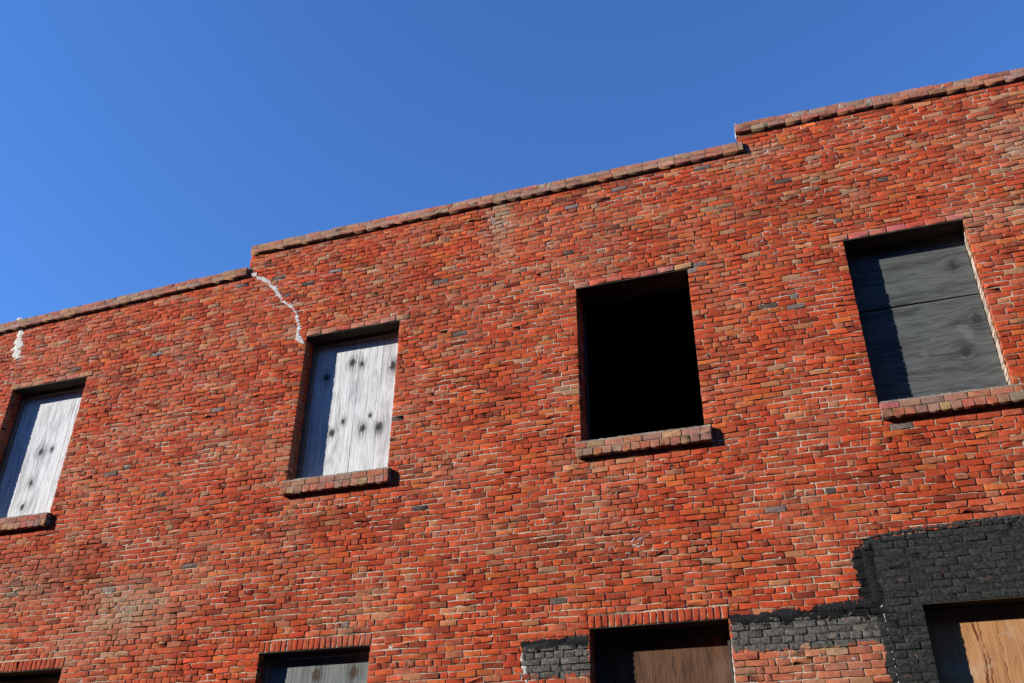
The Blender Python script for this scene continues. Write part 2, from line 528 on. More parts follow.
def wood(name, light, dark, axis='Z', grain=70.0, stretch=0.045, knots=(), knot_col=(.03, .028, .03), halo=.5, cathedral=.0, streak=.55,
         spots_col=None, splits=()):
    """weathered timber; knots are (x, z, radius) in the local frame"""
    N = NT(name, 0.85, 0.15)
    x, y, z = N.coord()
    u, v = (x, z) if axis == 'Z' else (z, x)
    warp = N.math('MULTIPLY', N.math('SUBTRACT', N.noise(2.2, 3, .5), .5), cathedral + .03)
    kmask = None; kd = None; bend = None
    for kx, kz, r in knots:
        dx = N.math('SUBTRACT', x, kx); dz = N.math('SUBTRACT', z, kz)
        q = N.math('ADD', N.math('POWER', N.math('DIVIDE', dx, r), 2.0), N.math('POWER', N.math('DIVIDE', dz, r * 1.35), 2.0))
        q = N.math('ADD', q, N.math('MULTIPLY', N.math('SUBTRACT', N.noise(30, 4, .7), .5), 2.6))
        core = N.math('MULTIPLY', N.math('SUBTRACT', 1.0, N.sst(.2, 1.7, q)), .93)
        q2 = N.math('ADD', N.math('POWER', N.math('DIVIDE', dx, r * 2.3), 2.0), N.math('POWER', N.math('DIVIDE', dz, r * 3.2), 2.0))
        hal = N.math('POWER', 2.718, N.math('MULTIPLY', q2, -1.0))
        kmask = core if kmask is None else N.math('MAXIMUM', kmask, core)
        kd = hal if kd is None else N.math('MAXIMUM', kd, hal)
        b = N.math('MULTIPLY', N.math('MULTIPLY', dx if axis == 'Z' else dz, -.55), N.math('POWER', 2.718, N.math('MULTIPLY', q2, -.6)))
        bend = b if bend is None else N.math('ADD', bend, b)
    uu = N.math('ADD', u, warp)
    if bend is not None:
        uu = N.math('ADD', uu, bend)
    vv = N.math('MULTIPLY', v, stretch)
    g1 = N.noise(grain, 4, .65, vec=N.vec(uu, y, vv))
    g2 = N.noise(grain * .22, 3, .6, vec=N.vec(uu, y, vv))
    f = N.math('ADD', N.math('MULTIPLY', g1, .6), N.math('MULTIPLY', g2, .4))
    c = N.mix(N.math('MULTIPLY', N.sst(.42, .66, f), streak), light, dark)
    c = N.mix(N.math('MULTIPLY', N.sst(.48, .72, N.noise(6, 5, .65, vec=N.vec(uu, y, N.math('MULTIPLY', v, .35)))), .42), c, dark)
    c = N.mix(N.math('MULTIPLY', N.sst(.62, .70, N.noise(grain * 1.1, 3, .7, vec=N.vec(uu, y, N.math('MULTIPLY', v, stretch * 1.5)))), .5), c, (dark[0] * .4, dark[1] * .4, dark[2] * .4))
    if spots_col is not None:
        c = N.mix(N.math('MULTIPLY', N.sst(.60, .74, N.noise(2.6, 4, .6, vec=N.vec(x, y, z))), .6), c, spots_col)
    for sx, sw in splits:
        dd = N.math('ABSOLUTE', N.math('ADD', N.math('SUBTRACT', u, sx), N.math('MULTIPLY', N.math('SUBTRACT', N.noise(6, 4, .7, vec=N.vec(0.0, sx, v)), .5), .10)))
        c = N.mix(N.math('MULTIPLY', N.math('SUBTRACT', 1.0, N.sst(sw * .3, sw, dd)), N.sst(.38, .55, N.noise(9, 4, .7))), c, (dark[0] * .5, dark[1] * .35, dark[2] * .3))
    if kmask is not None:
        hn = N.math('MULTIPLY', kd, N.math('MULTIPLY', N.sst(.30, .58, g1), min(1.0, halo * 1.4)))
        c = N.mix(hn, c, (dark[0] * .35, dark[1] * .35, dark[2] * .35))
        c = N.mix(kmask, c, knot_col)
    N.bump(N.math('ADD', g1, N.math('MULTIPLY', g2, .5)), .6, .006)
    return N.color(c)


# ------------------------------------------------------------------ the building
bld = bpy.data.objects.new('brick_building', None)
COL.objects.link(bld)
bld.location = (0, D, 0)
bld['label'] = 'old two storey red brick building with stepped parapet and boarded up windows'
bld['category'] = 'building'

B = Bricks()
zh = L(770, 415)[1]
HEAD = int(round((zh - Z_ORG) / PITCH - .5)) % 7


def wave(X, Z):
    """courses wander a little; openings stay put"""
    w = (fbm(X * 0.55, Z * 0.5, 3, 2) - .5) * 0.030
    k = np.ones_like(X)
    for a, b, z0, z1 in CUTS:
        dx = np.maximum(np.maximum(a - X, X - b), 0); dz = np.maximum(np.maximum(z0 - Z, Z - z1), 0)
        k = np.minimum(k, sstep(0.05, 0.45, np.hypot(dx, dz)))
    return Z + w * k


n_course = int((EYE + 8.3 - 0.0) / PITCH) + 2
c0 = -int(Z_ORG / PITCH)
for ci in range(c0, c0 + n_course + 2):
    z0 = Z_ORG + ci * PITCH; z1 = z0 + PITCH
    if z1 > EYE + 8.3 or z0 < -0.02:
        continue
    header = (ci % 7) == HEAD
    step = 0.0985 if header else 0.197
    # break points along the course
    bp = {X_W0, X_W1}
    if z1 > EYE + 7.52:
        bp.add(STEP_A)
    if z1 > EYE + 7.89:
        bp.add(STEP_B)
    act = [c for c in CUTS if c[2] < z1 - .004 and c[3] > z0 + .004]
    for c in act:
        bp.add(c[0]); bp.add(c[1])
    bp = sorted(bp)
    # free height of each stretch
    seg = []
    for a, b in zip(bp[:-1], bp[1:]):
        m = (a + b) / 2
        lo, hi = z0, z1
        for c in act:
            if c[0] < m < c[1]:
                if c[2] <= z0 + .004 and c[3] >= z1 - .004:
                    lo = hi
                elif c[2] > z0 + .004:
                    hi = min(hi, c[2])
                else:
                    lo = max(lo, c[3])
        if hi - lo < 0.018 or lo >= max(top_z(a + .01), top_z(b - .01)):
            continue
        if seg and abs(seg[-1][1] - a) < 1e-6 and abs(seg[-1][2] - lo) < 1e-6 and abs(seg[-1][3] - hi) < 1e-6 \
                and a not in (STEP_A, STEP_B):
            seg[-1][1] = b
        else:
            seg.append([a, b, lo, hi])
    ph = 0.0985 * (ci % 2) + random.uniform(-.02, .02) + (0.05 if header else 0)
    for a, b, lo, hi in seg:
        j = [a]
        k = math.ceil((a - ph) / step)
        drift = random.uniform(-.015, .015)
        while True:
            x = ph + k * step + random.uniform(-.009, .009) + drift
            k += 1
            if x >= b - 0.045:
                break
            if x > j[-1] + 0.055:
                # now and then a bat or two headers in a stretcher course
                if not header and x - j[-1] > .15 and random.random() < .075:
                    j.append(j[-1] + (x - j[-1]) * random.choice((.5, .5, .36, .64)))
                j.append(x)
        j.append(b)
        for p, q in zip(j[:-1], j[1:]):
            m = (p + q) / 2
            hi2 = min(hi, top_z(m))
            if hi2 > z1 - .001 and top_z(m) - hi2 < .024:
                hi2 = top_z(m) + .004
            if hi2 - lo < .02:
                continue
            gp = 0.0043 * random.uniform(.3, 1.7); gq = 0.0043 * random.uniform(.3, 1.7)
            gv = 0.0046 * random.uniform(.45, 1.7)
            edge_l = any(abs(p - c[1]) < 1e-6 for c in HOLES if c[2] < z1 - .01 and c[3] > z0 + .01)
            edge_r = any(abs(q - c[0]) < 1e-6 for c in HOLES if c[2] < z1 - .01 and c[3] > z0 + .01)
            dep = 0.105 if (edge_l or edge_r or abs(p - STEP_B) < .01 or abs(p - STEP_A) < .01) else 0.035
            B.add(p + (0 if edge_l else gp), q - (0 if edge_r else gq), lo + gv, hi2 - gv, 0.0, dep)
            # bricks further back in the jambs
            for flag, typ, ref in ((edge_r, 1, q), (edge_l, 2, p)):
                if flag:
                    y = 0.112
                    while y < 0.34:
                        y2 = min(y + random.choice((.1, .2)), .345)
                        if y2 - y > .03:
                            B.add(y, y2 - .008, lo + gv, hi2 - gv, 0, .06, typ, ref + random.uniform(-.002, .002), tint=(tuple(np.array((.50, .40, .32)) * random.uniform(.6, 1.1)) if (typ == 2 and abs(ref - UP[4][1]) < .01) else None))
                        y = y2
# upright brick rows over the lower openings
for i, (a, b) in enumerate(LO):
    if SOLDIER[i]:
        n = 20
        w = (b - a + .02) / n
        for k in range(n):
            x = a - .01 + k * w
            g = .0055 * random.uniform(.7, 1.4)
            B.add(x + g, x + w - g, Z_LOW + .001 + random.uniform(0, .004), Z_LOW + SOLD_H + .003, -.002, .34, tint=tuple(np.array(random.choice(((.40, .05, .017), (.43, .068, .02), (.33, .042, .016), (.40, .075, .03)))) * random.uniform(.85, 1.12)))
verts, quads, polys, cols = B.arrays(slope=wave)
K = 10

# mortar bed behind the bricks, one fine sheet with the openings left out
CELL = 0.024
xs = np.arange(X_W0 + .004, X_W1 - .004, CELL)
zs = np.arange(0.0, EYE + 8.2, CELL)
# snap the sheet to the edges of openings and steps
for e in sorted({c for h in HOLES for c in (h[0] - .006, h[1] + .006)} | {STEP_A + .004, STEP_B + .004}):
    xs[np.argmin(np.abs(xs - e))] = e
for e in sorted({c for h in HOLES for c in (h[2], h[3])}):
    zs[np.argmin(np.abs(zs - e))] = e
GX, GZ = np.meshgrid(xs, zs)


def mortar_depth(X, Z):
    n = fbm(X * 11, Z * 17, 21, 3); r = fbm(X * .9, Z * 1.2, 25, 3)
    fresh = sstep(.46, .62, r) * .9
    deep = 0.0052 + 0.014 * sstep(.35, .75, n) + 0.006 * sstep(.62, .8, fbm(X * 6, Z * 9, 40, 2))
    d = np.maximum(deep * (1 - .62 * fresh), .0036 + .003 * fbm(X * 30, Z * 30, 29, 2))
    black = (X > .046 * D) & (Z < EYE + .327 * D)
    d = np.where(black, d * .30 + .0005, d)
    return d


GY = mortar_depth(GX, GZ)
nx, nz = len(xs), len(zs)
cx = (xs[:-1] + xs[1:]) / 2; cz = (zs[:-1] + zs[1:]) / 2
CXm, CZm = np.meshgrid(cx, cz)
ok = np.ones_like(CXm, bool)
for a, b, z0, z1 in HOLES:
    ok &= ~((CXm > a - .006) & (CXm < b + .006) & (CZm > z0) & (CZm < z1))
tz = np.array([top_z(v) for v in cx])
ok &= CZm < (tz + .05)[None, :]
idx = np.arange(nx * nz).reshape(nz, nx)
mq = np.stack([idx[:-1, :-1], idx[:-1, 1:], idx[1:, 1:], idx[1:, :-1]], 2)[ok]
mv = np.stack([GX.ravel(), GY.ravel(), GZ.ravel()], 1)
xf, zf = GX.ravel(), GZ.ravel()
mc = np.ones((len(mv), 4))
tone = fbm(xf * 3.1, zf * 4.5, 51, 4)
light = np.array((.64, .51, .36)); dark = np.array((.17, .135, .09)); white = np.array((.66, .60, .52))
t = sstep(.26, .60, tone + .10 * (1 - up_frac(zf)) - .04)
mcol = dark * (1 - t)[:, None] + light * t[:, None]
wh = sstep(.66, .76, fbm(xf * 1.6, zf * 15, 61, 3)) * .8
wh = np.maximum(wh, sstep(.78, .84, fbm(xf * 9, zf * 12, 63, 2)))
for (a, b), (el, er) in zip(UP, SILL_EXT):
    band = np.exp(-((zf - (SILL_Z0 - .105)) / .045) ** 2) * (xf > a - el) * (xf < b + er + .1)
    wh = np.maximum(wh, band * sstep(.38, .6, fbm(xf * 6, zf * 14, 91, 2)) * .9)
mcol = mcol * (1 - wh)[:, None] + white * wh[:, None]
mc[:, :3] = mcol
# drop unused sheet points
used = np.zeros(len(mv), bool); used[mq.ravel()] = True
remap = np.cumsum(used) - 1
mq = remap[mq]; mv = mv[used]; mc = mc[used]

# smears and blobs of old white caulk stuck over the joints: small lumps
LV, LQ, LC = [], [], []


def lump(x, z, rx, rz, ry, ang=0.0, col=(.7, .67, .64)):
    rows, segs = 3, 7
    b = len(mv_all) if False else sum(len(v) for v in LV)
    vs = []
    ca, sa = math.cos(ang), math.sin(ang)
    for r in range(rows + 1):
        t = r / rows
        for s in range(segs):
            a = 2 * math.pi * s / segs
            rad = math.sin(t * math.pi / 2 + .02) * random.uniform(.7, 1.3)
            px_, pz_ = rx * rad * math.cos(a), rz * rad * math.sin(a)
            vs.append((x + px_ * ca - pz_ * sa, .004 - ry * math.cos(t * math.pi / 2) - .002, z + px_ * sa + pz_ * ca))
    for r in range(rows):
        for s in range(segs):
            s2 = (s + 1) % segs
            LQ.append((b + r * segs + s, b + r * segs + s2, b + (r + 1) * segs + s2, b + (r + 1) * segs + s)[::-1])
    LV.append(vs)
    LC.extend([(*[c * random.uniform(.8, 1.1) for c in col], 1)] * len(vs))


def blocked(x, z, m=.05):
    if z > top_z(x) - .03:
        return True
    return any(a - m < x < b + m and z0 - m < z < z1 + m for a, b, z0, z1 in CUTS)


clusters = [(255, 275, 8, 3, 6), (272, 287, 8, 5, 8), (288, 305, 7, 4, 7), (299, 330, 6, 8, 10), (125, 605, 22, 12, 26), (500, 215, 8, 22, 14), (20, 585, 25, 14, 14), (690, 545, 60, 10, 10), (820, 655, 50, 14, 8), (125, 400, 30, 14, 22), (95, 395, 14, 6, 8), (640, 540, 22, 18, 14), (580, 560, 30, 20, 8), (700, 470, 40, 8, 5), (600, 490, 30, 20, 8),
            (130, 610, 25, 14, 16), (80, 655, 20, 10, 8), (440, 460, 40, 20, 9), (370, 520, 25, 14, 8), (530, 510, 40, 25, 8),
            (320, 250, 40, 14, 7), (180, 350, 10, 12, 8), (890, 150, 90, 50, 12), (500, 240, 10, 26, 9), (980, 215, 20, 12, 6),
            (10, 375, 8, 14, 16), (240, 480, 60, 30, 8), (600, 200, 60, 12, 8), (450, 280, 60, 30, 8), (780, 300, 50, 60, 8),
            (300, 560, 60, 40, 8), (470, 600, 60, 30, 6)]
for px, py, sx, sy, n in clusters:
    for _ in range(n):
        x, z = L(px + random.gauss(0, sx * .6), py + random.gauss(0, sy * .6))
        if blocked(x, z):
            continue
        # most stick in a joint
        if random.random() < .6:
            z = Z_ORG + round((z - Z_ORG) / PITCH) * PITCH
        s = random.uniform(.5, 1.25)
        g = random.choice(((.56, .50, .42), (.40, .36, .31), (.24, .23, .22), (.60, .53, .42)))
        lump(x, z, .020 * s * random.uniform(.5, 1.9), .008 * s * random.uniform(.5, 1.6), .005, random.uniform(-1, 1), g)
for _ in range(170):
    x = random.uniform(-13, 4.5); z = random.uniform(3.0, 9.6)
    if blocked(x, z):
        continue
    if random.random() < .7:
        z = Z_ORG + round((z - Z_ORG) / PITCH) * PITCH
    s = random.uniform(.4, .95)
    g = random.choice(((.52, .47, .40), (.36, .33, .29), (.20, .20, .19), (.56, .49, .38)))
    lump(x, z, .020 * s * random.uniform(.6, 1.6), .010 * s * random.uniform(.6, 1.5), .008, random.uniform(-1.5, 1.5), g)
lv = np.array([p for vs in LV for p in vs])

nb, nm = len(verts), len(mv)
allv = np.concatenate([verts, mv, lv])
lq = np.array(LQ) + nb + nm
allq = np.concatenate([quads, mq + nb, lq])
mi = np.concatenate([np.zeros(len(quads)), np.ones(len(mq)), np.ones(len(lq)), np.zeros(len(polys))])
me = mesh_np('wall', allv, allq, polys, mi)
set_col(me, np.concatenate([cols, mc, np.array(LC)]))
wall = link('wall', me, [M_BRICK, M_MORTAR], bld)
wall['label'] = 'weathered red brick front wall with black painted lower right corner'


# mass of the wall behind the bricks: jambs, heads, feet of the openings and the inner lining
def lining():
    v, f = [], []

    def quad(*ps):
        b = len(v); v.extend(ps); f.append((b, b + 1, b + 2, b + 3))
    e = .006
    for a, b, z0, z1 in HOLES:
        a, b = a - e, b + e
        quad((a, .008, z0), (a, .008, z1), (a, .35, z1), (a, .35, z0))
        quad((b, .008, z1), (b, .008, z0), (b, .35, z0), (b, .35, z1))
        quad((a, .008, z0 - .01), (b, .008, z0 - .01), (b, .35, z0 - .01), (a, .35, z0 - .01))
        quad((a, .008, z1 + .001), (b, .008, z1 + .001), (b, .35, z1 + .001), (a, .35, z1 + .001))
    # inner face with the openings left out
    xb = sorted({X_W0 + .3, X_W1 - .3} | {c for h in HOLES for c in (h[0] - e, h[1] + e)})
    zb = sorted({0.0, EYE + 6.9} | {c for h in HOLES for c in (h[2] - .01, h[3] + .001)})
    for x0, x1 in zip(xb[:-1], xb[1:]):
        for z0, z1 in zip(zb[:-1], zb[1:]):
            mx, mz = (x0 + x1) / 2, (z0 + z1) / 2
            if any(a - e < mx < b + e and c - .01 < mz < d for a, b, c, d in HOLES):
                continue
            quad((x0, .35, z0), (x0, .35, z1), (x1, .35, z1), (x1, .35, z0))
    return np.array(v), np.array(f)


v, f = lining()
me = mesh_np('inner_lining', v, f)
set_col(me, np.tile((.30, .24, .19, 1), (len(v), 1)))
link('inner_lining', me, M_MORTAR, bld)

# other walls, roof deck, floors: the hull
N = NT('plain_brick', .9, .15)
N.coord()
bt = N.new('ShaderNodeTexBrick')
bt.inputs['Scale'].default_value = 1.0
bt.inputs['Color1'].default_value = (.38, .05, .025, 1); bt.inputs['Color2'].default_value = (.28, .05, .03, 1)
bt.inputs['Mortar'].default_value = (.35, .28, .2, 1)
bt.inputs['Brick Width'].default_value = .2; bt.inputs['Row Height'].default_value = .065; bt.inputs['Mortar Size'].default_value = .006
mp = N.new('ShaderNodeMapping'); mp.inputs['Rotation'].default_value = (math.radians(90), 0, math.radians(90))
N.t.links.new(N.P, mp.inputs[0]); N.t.links.new(mp.outputs[0], bt.inputs['Vector'])
M_PLAIN = N.color(bt.outputs['Color'])
DEEP = 13.0
Boxes().box(X_W0, X_W0 + .3, .04, DEEP, 0, EYE + 7.35).build('wall', M_PLAIN, bld)['label'] = 'plain lower side wall of red brick'
Boxes().box(X_W1 - .3, X_W1, .04, DEEP, 0, EYE + 8.05).build('wall', M_PLAIN, bld)['label'] = 'plain taller side wall of red brick'
Boxes().box(X_W0 + .3, X_W1 - .3, DEEP - .3, DEEP, 0, EYE + 7.2).build('wall', M_PLAIN, bld)['label'] = 'plain rear wall of red brick'
Boxes().box(X_W0 + .3, X_W1 - .3, .35, DEEP - .3, EYE + 6.9, EYE + 7.1).build('roof', [M_ROOF], bld)
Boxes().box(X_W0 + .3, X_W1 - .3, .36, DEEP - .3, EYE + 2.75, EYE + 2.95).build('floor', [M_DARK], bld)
b = Boxes()
for x0, x1, zt in ((X_W0, STEP_A, 7.35), (STEP_A + .012, STEP_B, 7.88), (STEP_B + .012, X_W1, 8.06)):
    b.box(x0, x1, .06, .35, EYE + 6.95, EYE + zt)
b.build('parapet', M_PLAIN, bld)
# ceiling timbers over the upper room, seen through the open window
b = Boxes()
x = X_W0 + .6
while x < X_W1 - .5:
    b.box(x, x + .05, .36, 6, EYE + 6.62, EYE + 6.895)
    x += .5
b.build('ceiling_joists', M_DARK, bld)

# ------------------------------------------------------------------ copings
COPE_P = 0.05


def coping(x0, x1, zfun, seed):
    random.seed(seed)
    Bc = Bricks()
    h = COPE_H
    for row, (a, b_, pr) in enumerate(((0.0, .066, 0.0), (.066, h, .001))):
        x = x0
        first = True
        while x < x1 - .03:
            w = .2 * random.uniform(.94, 1.06) if not (first and row) else .1
            first = False
            q = min(x + w, x1)
            if x1 - q < .05:
                q = x1
            t = random.random()
            tint = random.choice(((.36, .13, .075), (.33, .17, .11), (.30, .10, .065), (.38, .20, .12), (.27, .19, .14), (.40, .11, .06), (.32, .21, .15)))
            tint = tuple(.55 * c + .45 * d for c, d in zip(tint, (.33, .14, .085)))
            tint = tuple(c * random.uniform(.86, 1.1) for c in tint)
            up = random.uniform(-.006, .007) if row else 0.0
            z = zfun((x + q) / 2)
            Bc.add(x + .0025, q - .0025, z + a + (.003 if row else .0), z + b_ - .003 + up, -COPE_P + pr + random.uniform(-.0015, .0015), .40, 0, 0, tint, .3)
            x = q
    v, q, p, c = Bc.arrays()
    nb = len(v)
    # bedding mortar between the coping bricks
    n = max(2, int((x1 - x0) / .04))
    xs_ = np.linspace(x0 + .004, x1 - .004, n)
    zt = np.array([zfun(a) for a in xs_])
    rows = [(-COPE_P + .004, .006), (-COPE_P + .004, .070), (-COPE_P + .005, h - .004), (.38, h - .004), (.38, .008)]
    vv = []; qq = []; cc = []
    for k, (yy, dz) in enumerate(rows):
        jy = np.array([random.uniform(-.004, .004) for _ in xs_]) if k < 3 else 0
        vv.append(np.stack([xs_, np.full(n, yy) + jy, zt + dz], 1))
    for k in range(5):
        k2 = (k + 1) % 5
        for i in range(n - 1):
            qq.append((nb + k * n + i, nb + k * n + i + 1, nb + k2 * n + i + 1, nb + k2 * n + i))
    for e_ in (0, n - 1):
        qq.append((nb + e_, nb + n + e_, nb + 2 * n + e_, nb + 3 * n + e_))
        qq.append((nb + e_, nb + 3 * n + e_, nb + 4 * n + e_, nb + 4 * n + e_))
    qq = [t_ for t_ in qq if len(set(t_)) == 4]
    vv = np.concatenate(vv)
    tn = fbm(vv[:, 0] * 8, vv[:, 2] * 12, 71, 3)[:, None]
    cc = np.ones((len(vv), 4)); cc[:, :3] = np.array((.20, .16, .12)) * (1 - tn) + np.array((.48, .42, .33)) * tn
    allq_ = np.concatenate([q, np.array(qq)])
    me = mesh_np('coping', np.concatenate([v, vv]), allq_, p, np.concatenate([np.zeros(len(q)), np.ones(len(qq)), np.zeros(len(p))]))
    set_col(me, np.concatenate([c, cc]))
    return link('coping', me, [M_BRICK, M_MORTAR], bld)


coping(X_W0 - .05, -0.7800 * D, lambda x: top_z(min(x, STEP_A - .01)), 1)['label'] = 'lowest brick coping at the left end of the parapet'
coping(-0.7795 * D, -0.0099 * D, lambda x: EYE + 7.894, 2)['label'] = 'middle brick coping of the stepped parapet'
coping(-0.0175 * D, X_W1 + .05, lambda x: top_z(max(x, STEP_B + .01)), 3)['label'] = 'highest brick coping at the right end of the parapet'
random.seed(21)

# ------------------------------------------------------------------ windows
M_FRAME = wood('frame_timber', (.17, .14, .11), (.06, .05, .04), 'Z', 60, .05)
M_FRAMED = wood('dark_frame_timber', (.060, .052, .045), (.022, .020, .018), 'Z', 60, .05)


def kn(lst, y):
    return [(*L(px, py, y), r) for px, py, r in lst]


DU = 0.234
WHITE = wood('white_weathered_planks', (.66, .66, .64), (.17, .17, .165), 'Z', 85, .05,
             kn([(353, 362.5, .040), (362, 364, .026), (392.6, 365.5, .042), (326.5, 377.5, .036), (342.8, 421.6, .024), (332, 433, .034), (362.7, 428.3, .036),
                 (370, 415.5, .018), (379, 426.2, .042)], DU), halo=.75, cathedral=.035, streak=.62)
WHITE1 = wood('white_splintered_planks', (.68, .68, .665), (.14, .14, .14), 'Z', 60, .05,
              kn([(41, 452, .040), (52, 449, .022), (31, 483, .026), (22, 507, .03)], DU), halo=.95, cathedral=.07, streak=.66)
GREYP = wood('dark_grey_plywood', (.098, .104, .099), (.018, .020, .020), 'X', 70, .07,
             kn([(977, 319, .05), (953, 265, .03), (966, 352, .045)], .238), knot_col=(.030, .030, .028), halo=.5, cathedral=.05, streak=.75,
             spots_col=(.16, .16, .16))
GREY2 = wood('grey_white_planks', (.185, .20, .19), (.07, .078, .074), 'Z', 60, .05,
             kn([(315.7, 675, .045), (353.8, 672, .045)], .176), knot_col=(.055, .035, .022), halo=.6, streak=.55)
BROWN = wood('brown_plywood', (.125, .062, .035), (.04, .022, .014), 'Z', 50, .10, cathedral=.07, streak=.9, spots_col=(.13, .085, .06))
ORANGE = wood('orange_tan_plywood', (.43, .22, .095), (.22, .09, .035), 'Z', 40, .05, cathedral=.08, streak=.62, spots_col=(.42, .32, .22), splits=((L(981, 650, .19)[0], .016), (L(988, 660, .19)[0], .009), (L(1005, 660, .19)[0], .006)))
OCHRE = wood('ochre_plywood', (.40, .28, .13), (.22, .14, .07), 'Z', 40, .06, cathedral=.05)


def planks(x0, x1, z0, z1, y, widths, mat, name='board', t=.022, gap=.0025, parent=None):
    b = Boxes()
    w = (x1 - x0)
    x = x0
    tot = sum(widths)
    for k, wd in enumerate(widths):
        q = x + w * wd / tot
        dy = random.uniform(-.002, .002)
        b.box(x + gap / 2, q - gap / 2, y + dy, y + dy + t, z0, z1, bev=.0015, jit=.0008)
        x = q
    return b.build(name, mat, parent)


def sill(x0, x1, parent, seed):
    random.seed(seed)
    S = Bricks()
    for row, (z0, z1) in enumerate(((SILL_Z0, SILL_Z0 + .080), (SILL_Z0 + .080, Z_OPEN - .018))):
        x = x0 - (0.0 if row else .0)
        first = True
        while x < x1 - .03:
            w = (.2 if row else .105) * random.uniform(.93, 1.07)
            if first:
                w *= random.uniform(.6, 1)
                first = False
            q = min(x + w, x1)
            if x1 - q < .045:
                q = x1
            tint = random.choice(((.36, .13, .085), (.38, .11, .06), (.30, .12, .08), (.34, .17, .11), (.38, .20, .11), (.28, .15, .10)))
            tint = tuple(c * random.uniform(.75, 1.1) for c in tint)
            S.add(x + .004, q - .004, z0 + (.004 if row else .0), z1 - .004, -SILL_P + random.uniform(-.0015, .0015), .30, 0, 0, tint, .4)
            x = q
    v, q, p, c = S.arrays()
    nb = len(v)
    n = max(2, int((x1 - x0) / .03))
    xs_ = np.linspace(x0 + .004, x1 - .004, n)
    rows = [(-SILL_P + .006, SILL_Z0 + .006), (-SILL_P + .005, SILL_Z0 + .08), (-SILL_P + .008, Z_OPEN - .018), (-SILL_P + .009, Z_OPEN - .002), (.20, Z_OPEN + .004), (.20, SILL_Z0 + .008)]
    vv = []; qq = []
    for k, (yy, zz) in enumerate(rows):
        jy = np.array([random.uniform(-.004, .003) for _ in xs_]) if k < 4 else 0
        jz = np.array([random.uniform(-.004, .005) for _ in xs_]) if k == 3 else 0
        vv.append(np.stack([xs_, np.full(n, yy) + jy, np.full(n, zz) + jz], 1))
    R = len(rows)
    for k in range(R):
        k2 = (k + 1) % R
        for i in range(n - 1):
            qq.append((nb + k * n + i, nb + k * n + i + 1, nb + k2 * n + i + 1, nb + k2 * n + i))
    for e_ in (0, n - 1):
        qq.append((nb + e_, nb + n + e_, nb + 4 * n + e_, nb + 5 * n + e_))
        qq.append((nb + n + e_, nb + 2 * n + e_, nb + 3 * n + e_, nb + 4 * n + e_))
    vv = np.concatenate(vv)
    tn = fbm(vv[:, 0] * 9, vv[:, 2] * 30, 81, 3)[:, None]
    cc = np.ones((len(vv), 4)); cc[:, :3] = np.array((.16, .13, .10)) * (1 - tn) + np.array((.46, .39, .30)) * tn
    me = mesh_np('sill', np.concatenate([v, vv]), np.concatenate([q, np.array(qq)]), p,
                 np.concatenate([np.zeros(len(q)), np.ones(len(qq)), np.zeros(len(p))]))
    set_col(me, np.concatenate([c, cc]))
    return link('sill', me, [M_BRICK, M_MORTAR], parent)


def lintel(x0, x1, a, b, parent, seed, pale):
    """long flat bricks over the opening, carried by a dark timber plate"""
    random.seed(seed)
    S = Bricks()
    x = x0
    while x < x1 - .04:
        q = min(x + random.uniform(.18, .23), x1)
        if x1 - q < .07:
            q = x1
        tint = random.choice(((.40, .10, .075), (.42, .07, .04), (.38, .13, .10), (.40, .16, .09)) if not pale else
                             ((.42, .10, .07), (.42, .12, .10), (.44, .07, .035), (.40, .17, .11)))
        if x == x0 or q == x1:
            tint = (.38, .17, .095)
        S.add(x + .005, q - .005, Z_TOP + .010, Z_TOP + LINTEL_H - .004, -.006, .30, 0, 0, tuple(c * random.uniform(.85, 1.1) for c in tint), 1.2)
        x = q
    v, q, p, c = S.arrays()
    me = mesh_np('lintel', v, q, p)
    set_col(me, c)
    # plate under the bricks
    bm = bmesh.new(); bm.from_mesh(me)
    r = bmesh.ops.create_cube(bm, size=1)
    for vt in r['verts']:
        vt.co = Vector(((a + b) / 2 + vt.co.x * (b - a + .004), .165 + vt.co.y * .33, Z_TOP + .003 + vt.co.z * .014))
        for fc in vt.link_faces:
            fc.material_index = 1
    me2 = bpy.data.meshes.new('lintel'); bm.to_mesh(me2); bm.free()
    bpy.data.meshes.remove(me)
    o = link('lintel', me2, [M_BRICK, M_LINT], parent)
    return o


def frame_mesh(a, b, z0, z1, y, mat, w=.055, t=.05, inner=.0):
    f = Boxes()
    f.box(a + .003, a + w, y - t, y, z0, z1, .003)
    f.box(b - w, b - .003, y - t, y, z0, z1, .003)
    f.box(a + w + .001, b - w - .001, y - t + .002, y, z1 - w - .006, z1 - .006, .003)
    f.box(a + w + .001, b - w - .001, y - t + .002, y, z0, z0 + w, .003)
    if inner:
        f.box(a + w + .002, a + w + inner, y - t * .5, y - .001, z0 + w, z1 - w - .01, .003)
        f.box(a + w + inner + .001, b - w - .002, y - t * .5, y - .001, z1 - w - inner - .01, z1 - w - .008, .003)
    return f.build('window', mat, bld)


